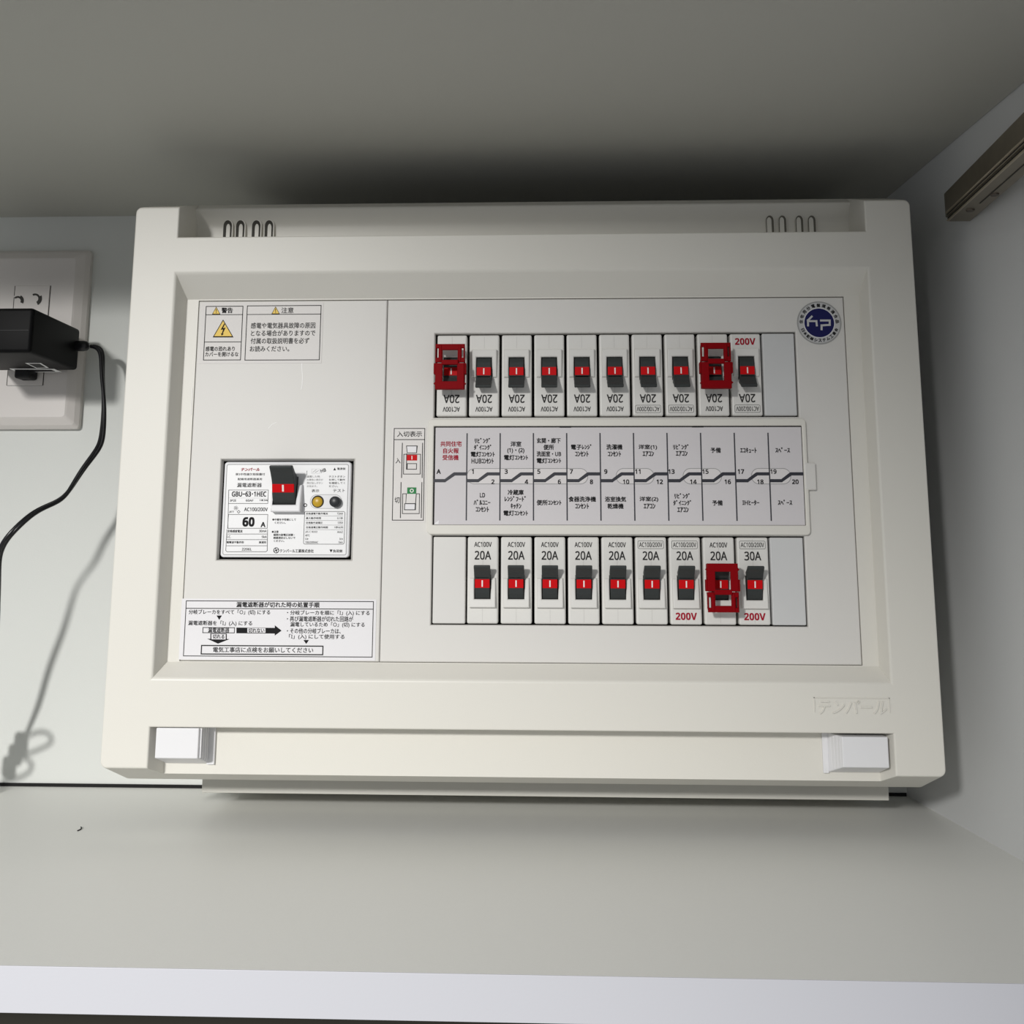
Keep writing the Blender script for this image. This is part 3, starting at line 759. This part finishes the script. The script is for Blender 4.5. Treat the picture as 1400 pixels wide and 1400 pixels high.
# ------------------------------------------------------------------ red lock covers clipped over three breakers
def lock_mesh():
    m = MB()
    f0, f1 = -14.6 * mm, -13.0 * mm
    m.plate((-9.7 * mm, 9.7 * mm, -6.2 * mm, 11.4 * mm), [(-4.9 * mm, 4.9 * mm, -5.0 * mm, 6.2 * mm)], f0, f1, 'lock', .0004)
    m.plate((-9.9 * mm, 9.9 * mm, -19.3 * mm, -6.7 * mm), [(-5.1 * mm, 5.1 * mm, -15.2 * mm, -8.2 * mm), (-9.3 * mm, -7.8 * mm, -16.4 * mm, -10 * mm), (7.8 * mm, 9.3 * mm, -16.4 * mm, -10 * mm)],
            f0 + .0007, f1 + .0007, 'lock', .0004)
    m.box(-5.6 * mm, 5.6 * mm, f0 - .0003, f1, -8.3 * mm, -5.0 * mm, 'lock', .0004)
    for s in (-1, 1):
        xa, xb = sorted((s * 9.9 * mm, s * 8.9 * mm))
        m.prism_x([(f1 + .0003, 11 * mm), (-9 * mm, 11.2 * mm), (-7.5 * mm, -5.8 * mm), (f1 + .0003, -5.8 * mm)], xa, xb, 'lock', .0002)
        m.prism_x([(f1 + .0006, -7 * mm), (-8 * mm, -7 * mm), (-10 * mm, -9.5 * mm), (-10 * mm, -17 * mm), (f1 + .0006, -18.5 * mm)], xa, xb, 'lock', .0002)
        # hinge ears and side nibs
        xa, xb = sorted((s * 9.5 * mm, s * 10.9 * mm))
        m.box(xa, xb, f0 + .0008, f1 + .004, -6.2 * mm, 1.2 * mm, 'lock', .0003)
        m.prism_y([(s * 9.4 * mm, 9.0 * mm), (s * 10.9 * mm, 7.6 * mm), (s * 9.4 * mm, 6.2 * mm)], f0 + .0006, f1 + .002, 'lock', .0002)
        m.box(min(s * 5.7, s * 7.4) * mm, max(s * 5.7, s * 7.4) * mm, f0 + .0003, f1, -18.8 * mm, -7.4 * mm, 'lock', .0004)
    m.box(-9.5 * mm, 9.5 * mm, f1 + .0003, -9.5 * mm, 10.2 * mm, 11.4 * mm, 'lock', .0003)
    m.box(-9.5 * mm, 9.5 * mm, f1 + .0006, -10.5 * mm, -19.3 * mm, -18.2 * mm, 'lock', .0003)
    return m.mesh('switch_lock_cover')
LOCK = lock_mesh()
for k, upper, l in ((0, 1, 'dark red plastic lock cover clipped on the leftmost breaker of the top row'),
                    (8, 1, 'dark red plastic lock cover on the top row breaker above circuit number 15'),
                    (8, 0, 'dark red plastic lock cover on the bottom row breaker below circuit number 16')):
    o = link('switch_lock_cover', LOCK)
    o.location = (X0 + (k + .5) * P, BY, ZU if upper else ZD); o.rotation_euler = (0, math.pi if upper else 0, 0)
    tag(o, l, 'lock cover', 'red breaker lock covers')

# ------------------------------------------------------------------ main breaker
MY = YR + .0006
mx0, mx1, mz0, mz1 = quadrect((307.3, 631.4), (480, 631.6), (301, 762), (476.8, 762.2), MY)
MC = Vector(((mx0 + mx1) / 2, MY, (mz0 + mz1) / 2))
mbk = thing('main_breaker', MC, 'large white 60A earth leakage main breaker in the window of the left plate', 'main breaker')
b = MB()
b.prism_y(rrect(mx0, mx1, mz0, mz1, .0022, 5), MY, MY + .016, 'latch', .0007, 3)
L1 = MY - .0001; L2 = MY - .00022
q = ppx(390, 700, L1)
b.rframe(mx0 + q * 3, mx1 - q * 3, mz0 + q * 3, mz1 - q * 3, .0014, q * .8, L1 + .00004, 'inkl', 4)
b.poly(rrect(mx0 + q * 4, mx1 - q * 4.4, mz0 + q * 4, mz1 - q * 4.2, .0012, 4), L1, 'label')
def D(x, y): return (280 + x / 6.3636, 600 + y / 6.3636)      # detail crop coordinates -> photo
def bt(t, x, y, wz, hz, m='ink', bold=.014, **k): b.ptext(t, *D(x, y), wz / 6.3636 if wz else None, hz / 6.3636, L2, m, bold, **k)
bt('テンパール', 397, 266, 162, 28, 'inkr', .03, shear=.2)
bt('単3中性線欠相保護付', 395, 308, 255, 22, 'inkg', .004); bt('配線用遮断器兼用', 392, 350, 210, 20, 'inkg', .004)
bt('漏電遮断器', 388, 402, 215, 38, 'ink', .006)
bt('GBU−63･1HEC', 385, 480, 300, 44, 'ink', .028); bt('3P2E', 245, 536, 55, 18, 'inkg'); bt('60AF', 390, 536, 66, 18, 'inkg'); bt('1Φ3W', 512, 534, 72, 16, 'inkg')
bt('AC100/200V', 445, 613, 205, 32, 'ink', .014)
bt('60', 380, 722, 105, 82, 'ink', .025, heavy=True); bt('A', 507, 746, 42, 44, 'ink', .03)
bt('定格感度電流', 262, 803, 130, 24); bt('30mA', 505, 802, 64, 20, 'inkg'); bt('I.C.', 210, 852, 34, 20, 'inkg'); bt('5kA', 517, 852, 44, 20, 'inkg')
bt('衝撃波不動作形', 265, 900, 150, 20); bt('高速形', 503, 900, 64, 20); bt('2206L', 365, 960, 86, 22, 'ink', .012)
def dl(pts, t=3.6, m='inkg', closed=False): b.pline([D(*p) for p in pts], t / 6.3636, L2, m, closed)
dl([(208, 445), (550, 445)]); dl([(208, 445), (200, 780)]); dl([(553, 445), (548, 555)]); dl([(205, 562), (550, 562)]); dl([(210, 514), (548, 516)], 1.2, 'inkl')
dl([(208, 658), (548, 658)], 3.5); dl([(548, 658), (543, 778)], 3.5); dl([(198, 778), (543, 778)], 3.5); dl([(206, 658), (198, 778)], 3.5)
dl([(194, 828), (540, 828)]); dl([(190, 877), (540, 877)]); dl([(186, 930), (540, 930)]); dl([(192, 790), (182, 970), (192, 982), (532, 982), (543, 972), (546, 790)])
b.ring(*[getattr(at(*D(270, 602), L2), a_) for a_ in 'xz'], q * 2.6, q * 3.2, L2, 'inkl', 5); b.ring(*[getattr(at(*D(270, 602), L2), a_) for a_ in 'xz'], q * .8, q * 1.4, L2, 'inkg', 12)
bt('JET', 232, 636, 46, 18, 'inkg', .01); b.ring(*[getattr(at(*D(294, 634), L2), a_) for a_ in 'xz'], q * 1.6, q * 2.4, L2, 'inkg', 4)
bt('●中継を中性極にして', 690, 702, 205, 20, 'inkg'); bt('ください。', 655, 730, 95, 18, 'inkg')
bt('●注意', 612, 808, 58, 20, 'inkg'); bt('極間の耐電圧試験・', 690, 835, 185, 20, 'inkg'); bt('絶縁測定はしないで', 692, 861, 190, 20, 'inkg'); bt('ください。', 645, 888, 92, 18, 'inkg')
p = at(*D(621, 970), L2); b.ring(p.x, p.z, q * 3.0, q * 3.9, L2, 'ink', 20); b.ring(p.x, p.z, 0, q * 1.2, L2, 'ink', 12)
for a_ in range(4): b.line([(p.x + q * 1.1 * math.cos(a_ * 1.571 + .4), p.z + q * 1.1 * math.sin(a_ * 1.571 + .4)), (p.x + q * 3.2 * math.cos(a_ * 1.571 + .4), p.z + q * 3.2 * math.sin(a_ * 1.571 + .4))], q * .7, L2, 'ink')
bt('テンパール工業株式会社', 800, 975, 295, 30, 'ink', .014); bt('▼', 1098, 975, 26, 24); bt('負荷側', 1155, 976, 80, 26, 'ink', .006)
bt('▲', 1130, 262, 22, 22); bt('電源側', 1187, 260, 70, 20, 'inkg', .004); bt('I', 888, 296, 5, 34, 'ink', .01)
p = at(*D(874, 577), L2); b.ring(p.x, p.z, q * 1.5, q * 2.5, L2, 'ink', 20)
for i, t in enumerate(('漏電した時、', 'の黄色い表示が', '飛び出しボタン', 'が出ます。')): bt(t, 888 + (120, 140, 140, 90)[i] / 2, 328 + 28 * i, (120, 140, 140, 90)[i], 18, 'inkl', .002)
for i, t in enumerate(('テストボタン', 'を押して動作', 'を確認してく', 'ださい。')): bt(t, 1080 + (140, 140, 140, 80)[i] / 2, 328 + 28 * i, (140, 140, 140, 80)[i], 18, 'inkg', .002)
bt('表示', 962, 452, 66, 26, 'inkg', .004); bt('テスト', 1168, 450, 104, 26, 'inkg', .004)
dl([(930, 262), (1000, 262), (1000, 300), (930, 300)], 1.0, 'inkl', True); dl([(940, 290), (970, 268)], 2); dl([(960, 292), (990, 276)], 2); bt('HB', 1030, 275, 46, 30, 'ink', .02, rot=.3)
c4 = [D(868, 628), D(1222, 632), D(855, 918), D(1212, 918)]
b.rframe(*quadrect(*c4, L2), q * 2.4, q * .55, L2, 'inkg', 4)
for i, (t, wz, v, vz) in enumerate((('定格漏電不動作電流', 190, '15mA', 50), ('最大動作時間', 130, '0.1秒', 50), ('定格動作過電圧', 145, '135V', 46), ('定格過電圧動作時間', 190, '1秒以内', 76))):
    y = 650 + 40 * i; bt(t, 880 + wz / 2, y, wz, 18, 'ink', .006); bt(v, 1202 - vz / 2, y, vz, 18, 'ink', .006); dl([(876, y + 19), (1204, y + 21)], 1.6)
for i, (t, wz, v, vz) in enumerate((('JIS C 8222', 105, 'Ann2', 48), ('40℃', 38, '', 0), ('Ue', 26, 'Icn', 28), ('100/200VAC', 112, '5kA', 36))):
    y = 810 + 30 * i; bt(t, 874 + wz / 2, y, wz, 18, 'inkg', .004)
    if v: bt(v, 1200 - vz / 2, y, vz, 18, 'inkg', .004)
# bezel behind the two buttons
c4 = [D(920, 482), D(1195, 486), D(912, 606), D(1188, 608)]
b.poly(rrect(*quadrect(*c4, L2), q * 9, 8), L2, 'latch'); b.rframe(*quadrect(*c4, L2), q * 9, q * .5, L2 - .00004, 'inkl', 8)
b.build('body', mbk, MC)
# toggle surround
sx0, sx1 = at(*D(560, 600), MY - .006).x, at(*D(830, 600), MY - .006).x
tz0, tz1 = at(*D(690, 572), MY - .006).z, at(*D(690, 395), MY - .006).z
tx0, tx1 = at(*D(588, 520), MY - .006).x, at(*D(786, 520), MY - .006).x
sz0 = at(*D(690, 636), MY - .006).z
s_ = MB(); s_.plate((sx0 + .0009, sx1, sz0, tz1), [(tx0 - .0003, tx1 + .0003, tz0, tz1 + .01)], MY - .0062, MY, 'latch', .0009)
me = s_.mesh('toggle_surround', MC)
for v in me.vertices:
    if v.co.y < -.004:
        t = max(0, (v.co.z + MC.z - sz0) / (tz1 - sz0)); v.co.y += .0038 * t * t
srd = link('toggle_surround', me, mbk)
s_ = MB(); s_.rect(tx0 - .0003, tx1 + .0003, tz0 - .0003, at(*D(690, 330), MY).z, MY - .0004, 'slot'); s_.build('toggle_well', srd, MC)
zA, zR1, zR0 = at(*D(690, 240), MY - .016).z, at(*D(690, 388), MY - .009).z, at(*D(690, 472), MY - .008).z
prof = [(MY - .0006, tz0 + .0002), (MY - .004, tz0 + .0006), (MY - .0066, (tz0 + zR0) / 2), (MY - .0080, zR0), (MY - .0092, zR1), (MY - .0105, zR1 + .0022),
        (MY - .0140, zR1 + .0065), (MY - .0172, zA - .0010), (MY - .0174, zA + .0004), (MY - .0150, zA + .0010), (MY - .0080, zA - .0030), (MY - .0005, zA - .006)]
s_ = MB(); s_.prism_x(prof, tx0, tx1, 'grey', .0007, 3); tg = s_.build('toggle', mbk, MC)
s_ = MB()
s_.prism_x([(MY - .0084, zR0 + .0004), (MY - .0096, zR1 - .0004), (MY - .0086, zR1 - .0004), (MY - .0074, zR0 + .0004)], tx0 + .0003, tx1 - .0003, 'red', .0002)
xm = (tx0 + tx1) / 2
s_.hexa([(xm - .0006, MY - .0087, zR0 + .0010), (xm + .0006, MY - .0087, zR0 + .0010), (xm + .0006, MY - .0098, zR1 - .0010), (xm - .0006, MY - .0098, zR1 - .0010),
         (xm - .0006, MY - .0080, zR0 + .0010), (xm + .0006, MY - .0080, zR0 + .0010), (xm + .0006, MY - .0090, zR1 - .0010), (xm - .0006, MY - .0090, zR1 - .0010)], 'wline')
s_.build('indicator', tg, MC)
# buttons
p = at(*D(983, 546), L2); s_ = MB()
s_.ring(p.x - .0000, p.z, 0, q * 8.4, L2 - .00008, 'slot', 32)
p2 = at(*D(980, 548), MY - .001); s_.lathe_y([(0, MY - .0012), (q * 6.0, MY - .0012), (q * 6.8, MY - .0008), (q * 6.8, MY + .001)], p2.x, p2.z, 'ybut'); s_.build('fault_indicator_button', mbk, MC)
p = at(*D(1128, 546), MY - .0046); s_ = MB(); s_.lathe_y([(0, MY - .0046), (q * 6.4, MY - .0045), (q * 7.2, MY - .0040), (q * 7.4, MY + .001)], p.x, p.z, 'bbut'); s_.build('test_button', mbk, MC)

# ------------------------------------------------------------------ outlet plate on the wall, upper left
OP = YB - .0125
px1 = -0.36756; pz0, pz1 = 0.04917, 0.20177; px0 = px1 - .088
OC = Vector(((px0 + px1) / 2, YB, (pz0 + pz1) / 2))
ou = thing('wall_outlet', OC, 'white double wall outlet plate at the left edge, behind the black adapter', 'outlet')
def slab(x0, x1, z0, z1, y0, y1, ch, m, r=.003):
    bq = bmesh.new()
    lv = [(rrect(x0, x1, z0, z1, r), y1), (rrect(x0, x1, z0, z1, r), y1 - (y1 - y0) * .38),
          (rrect(x0 + ch * .3, x1 - ch * .3, z0 + ch * .3, z1 - ch * .3, r), y1 - (y1 - y0) * .66),
          (rrect(x0 + ch * .85, x1 - ch * .85, z0 + ch * .85, z1 - ch * .85, r), y0 + (y1 - y0) * .06), (rrect(x0 + ch, x1 - ch, z0 + ch, z1 - ch, r), y0)]
    rings = [[bq.verts.new((x, y, z)) for x, z in o_] for o_, y in lv]
    for a, c in zip(rings, rings[1:]):
        for k in range(len(a)): bq.faces.new((a[k], a[(k + 1) % len(a)], c[(k + 1) % len(a)], c[k]))
    bq.faces.new(rings[-1]); bmesh.ops.recalc_face_normals(bq, faces=bq.faces[:])
    return m, bq
m, bq = slab(px0, px1, pz0, pz1, OP, YB, .0090, 'outlet')
b = MB(); b.take(bq, m); b.build('cover_plate', ou, OC)
b = MB()
iz1, iz0 = at(70, 390.5, OP).z, at(57, 527, OP).z
ix1 = (at(70, 390.5, OP).x + at(57, 527, OP).x) / 2; ixm = (px0 + px1) / 2; ix0 = 2 * ixm - ix1
b.box(ix0, ix1, OP - .0006, OP + .002, iz0, iz1, 'outlet', .0004)
b.rect(ix1 - .0003, ix1 + .0007, iz0, iz1, OP - .0001, 'railk'); b.rect(ix0 - .0007, ix0 + .0003, iz0, iz1, OP - .0001, 'railk'); b.rect(ix0, ix1, iz0 - .0004, iz0 + .0002, OP - .0001, 'inkl')
IY = OP - .00075
for (u, v, r0, r1, a0, a1) in ((24, 411.5, 4.2, 8.6, -25, 135), (47.5, 408.5, 4.8, 10.0, -60, 120)):
    p = at(u, v, IY); q = ppx(u, v, IY)
    b.ring(p.x, p.z, q * r0, q * r1, IY, 'railk', 20, math.radians(a0), math.radians(a1)); b.ring(p.x, p.z, q * (r0 + 2.6), q * r1 * 1.02, IY - .0001, 'outlet', 12, math.radians(a0 + 88), math.radians(a1))
b.build('outlet_socket', ou, OC)

# ------------------------------------------------------------------ black power adapter plugged into it
AY1 = 0.13629
za1, za0 = at(107, 450.5, AY1).z, at(106, 506.5, AY1).z
xa = at(108.5, 478, AY1).x
AY0 = 0.0587
aw = .067
AC = Vector((xa - aw / 2, AY1, (za0 + za1) / 2))
ad = thing('power_adapter', AC, 'black box-shaped power adapter plugged into the wall outlet at the left edge', 'power adapter')
b = MB()
bq = bmesh.new(); bmesh.ops.create_cube(bq, size=1)
for v in bq.verts: v.co = Vector((xa - aw + (v.co.x + .5) * aw, AY0 + (v.co.y + .5) * (AY1 - AY0), za0 + (v.co.z + .5) * (za1 - za0)))
bmesh.ops.bevel(bq, geom=bq.edges[:], offset=.0028, segments=4, affect='EDGES', profile=.5)
b.take(bq, 'adp', True)
b.box(xa - aw + .0025, xa - .0025, AY0 - .0001, AY0 + .001, (za0 + za1) / 2 - .0002, (za0 + za1) / 2, 'cord')
b.build('body', ad, AC)
b = MB()                                     # plug block and prong guard at the back
b.box(xa - aw * .78, xa - aw * .42, AY1 - .002, OP - .0009, za0 + .002, za1 - .006, 'adp2', .0015)
p = at(36, 514, .140); b.box(p.x - .0065, p.x + .0065, AY1 - .004, OP - .0009, p.z - .0030, za0 + .004, 'adp2', .002, 3)
b.build('plug', ad, AC)
b = MB()                                     # rating label on the underside
def under(u, v):
    d = ray(u, v); t = (za0 - .0002 - CAM.z) / d.z; return CAM + d * t
def upoly(pts, m, dz):
    bq = bmesh.new(); f = bq.faces.new([bq.verts.new(under(*p_) - Vector((0, 0, dz))) for p_ in pts]); f.normal_update()
    if f.normal.z > 0: f.normal_flip()
    b.take(bq, m)
def K(x, y): return (x / 7.778, 420 + y / 7.778)
for quad_, inner in (([K(95, 652), K(575, 655), K(655, 690), K(185, 695)], [K(150, 662), K(545, 664), K(590, 683), K(205, 686)]),
                     ([K(265, 593), K(432, 593), K(520, 645), K(385, 650)], [K(300, 600), K(422, 600), K(488, 640), K(392, 643)])):
    upoly(quad_, 'label', 0); upoly(inner, 'adp2', .00015)
o = b.build('rating_label', ad, AC); o['label'] = 'white printed label on the underside'
b = MB()
sy = 0.13144
p = at(118, 473, sy); 
st0 = Vector((xa - .001, sy, p.z)); 
bq = bmesh.new(); ring_prev = None
for xx, rr in ((xa - .001, .0043), (xa + .0054, .0044), (xa + .0081, .0039), (xa + .0099, .0024), (xa + .0105, .0)):
    ring_ = [bq.verts.new((xx, sy + rr * .9 * math.cos(2 * math.pi * k / 16), p.z + rr * math.sin(2 * math.pi * k / 16))) for k in range(16)]
    if ring_prev:
        for k in range(16): bq.faces.new((ring_prev[k], ring_prev[(k + 1) % 16], ring_[(k + 1) % 16], ring_[k]))
    ring_prev = ring_
bmesh.ops.remove_doubles(bq, verts=bq.verts[:], dist=1e-6); bmesh.ops.recalc_face_normals(bq, faces=bq.faces[:])
b.take(bq, 'cord', True); b.build('strain_relief', ad, AC)
b = MB()
path = [(124, 473.5, 0.13144), (131, 474, 0.1309), (137.5, 480, 0.12982), (138.5, 495, 0.12767), (139, 515, 0.12551), (142.5, 545, 0.12228), (143, 570, 0.12012), (142, 592, 0.11689), (139.5, 608, 0.11474), (130, 622, 0.1115), (117, 638, 0.10827), (104, 657, 0.10504), (93, 674, 0.10073), (80, 685, 0.09642), (62, 692, 0.08887), (42, 702, 0.08025), (20, 722, 0.07163), (4, 740, 0.07055), (-4, 760, 0.07378), (-3, 785, 0.07917), (-2, 830, 0.08779), (-4, 863, 0.09534), (-6, 905, 0.10396), (-7, 945, 0.11043), (-16, 978, 0.11474), (-22, 990, 0.11474)]
pts = [at(*p_) for p_ in path]
npath = len(pts)
# tied loops of spare cord just out of sight on the left
LOOPS = [(-0.41832, 0.09103, -0.17327), (-0.41477, 0.09103, -0.17532), (-0.40539, 0.09103, -0.16928), (-0.39688, 0.09103, -0.16734), (-0.3902, 0.08995, -0.17025), (-0.38944, 0.08995, -0.17564), (-0.39354, 0.09103, -0.17898), (-0.40701, 0.09103, -0.18448), (-0.41606, 0.09103, -0.18674), (-0.41024, 0.09103, -0.18728), (-0.40367, 0.09103, -0.19041), (-0.40324, 0.09103, -0.19579), (-0.40798, 0.09103, -0.20075), (-0.41811, 0.09103, -0.20345), (-0.42598, 0.09103, -0.20571)]
pts += [Vector(p_) for p_ in LOOPS]
b.take(tube(pts, .0016, 6), 'cord', True)
off = []
for i, p_ in enumerate(pts[:npath]):
    a_ = i * .42
    off.append(p_ + Vector((.0020 * math.cos(a_), .0020 * math.sin(a_), .0006 * math.sin(a_))))
b.take(tube(off, .0016, 6), 'cord', True)
tail = [Vector(p_) for p_ in [(-0.42598, 0.09103, -0.20571), (-0.42199, 0.09534, -0.21293), (-0.41121, 0.09965, -0.21616), (-0.4069, 0.10396, -0.22155), (-0.41444, 0.1018, -0.22694), (-0.42738, 0.09965, -0.22802)]]
b.take(tube(tail, .0020, 6), 'cord', True)
e = pts[npath - 1]
def lp(dx, dy, dz): return e + Vector((dx, dy, dz))
for k in range(3):
    c_ = lp(-.003 - .004 * k, .0, -.006 - .009 * k); b.box(c_.x - .006, c_.x + .005, c_.y - .004, c_.y + .004, c_.z - .008, c_.z + .008, 'cord', .003)
b.build('cord', ad, AC)

# ------------------------------------------------------------------ bronze rail on the right wall
def hitwall(u, v, off):
    d = ray(u, v); t = (XR - off + RW * (YB - CAM.y) - CAM.x) / (d.x + RW); return CAM + d * t
th = .0162
E1, E2 = hitwall(1290.2, 264.7, th), hitwall(1294.5, 304.5, th)
d = -ray(900, 665); d.normalize()
yy = (E1.y + E2.y) / 2
E1 = at(1290.2, 264.7, yy); E2 = at(1296, 303, yy)
hgt = E1.z - E2.z
RL = E1.copy()
rl = thing('metal_rail', RL, 'dark bronze metal rail with screw holes fixed high on the right wall', 'rail')
wx = Vector((1, -RW * 0, 0))
Lr = .30
b = MB()
def rp(t, a, h): return E1 + d * t + Vector((1, 0, 0)) * a + Vector((0, 0, -1)) * h
def rbar(a0, a1, h0, h1, m, t0=0, t1=Lr, bev=.0006):
    b.hexa([rp(t0, a0, h1), rp(t0, a1, h1), rp(t0, a1, h0), rp(t0, a0, h0), rp(t1, a0, h1), rp(t1, a1, h1), rp(t1, a1, h0), rp(t1, a0, h0)], m, bev)
rbar(0, th, 0, hgt * .86, 'rail'); 
rbar(.0012, th, hgt * .80, hgt, 'rail')
rbar(-.0008, .001, hgt * .70, hgt * .77, 'railh', .004); rbar(.0002, .0022, hgt * .955, hgt * 1.004, 'railh', .001); rbar(-.0003, .0005, hgt * .79, hgt * .83, 'railk', .004)
rbar(.0006, .0020, hgt * .90, hgt * .93, 'railk', .002)
b.build('rail_body', rl, RL)
b = MB(); rbar(.0085, .0094, hgt * .99, hgt * 1.012, 'railk', .045, Lr, .0); b.build('slot', rl, RL)
for t0 in (.030, .066):
    b = MB(); c_ = rp(t0, .0075 if t0 < .05 else .0115, hgt + .0002)
    bq = bmesh.new(); bmesh.ops.create_cone(bq, cap_ends=True, segments=20, radius1=.0030, radius2=.0024, depth=.0016, matrix=Matrix.Translation(c_) @ Matrix.Rotation(math.pi, 4, 'X'))
    b.take(bq, 'screw'); b.build('screw', rl, RL)

# ------------------------------------------------------------------ dark thread lying on the board
def onfloor(u, v):
    d_ = ray(u, v); return CAM + d_ * ((ZS - CAM.z) / d_.z)
a_ = [onfloor(*p_) + Vector((0, 0, .0004)) for p_ in ((106, 1136.5), (109.5, 1135.2), (113, 1133.4), (110.5, 1131.5))]
LC = a_[1].copy(); LC.z = ZS
b = MB(); b.take(tube(a_, .00035, 4), 'lint', True)
o = b.build('lint_thread', None, LC); o.location = LC
tag(o, 'tiny dark thread lying on the shelf board left of the panel', 'lint')
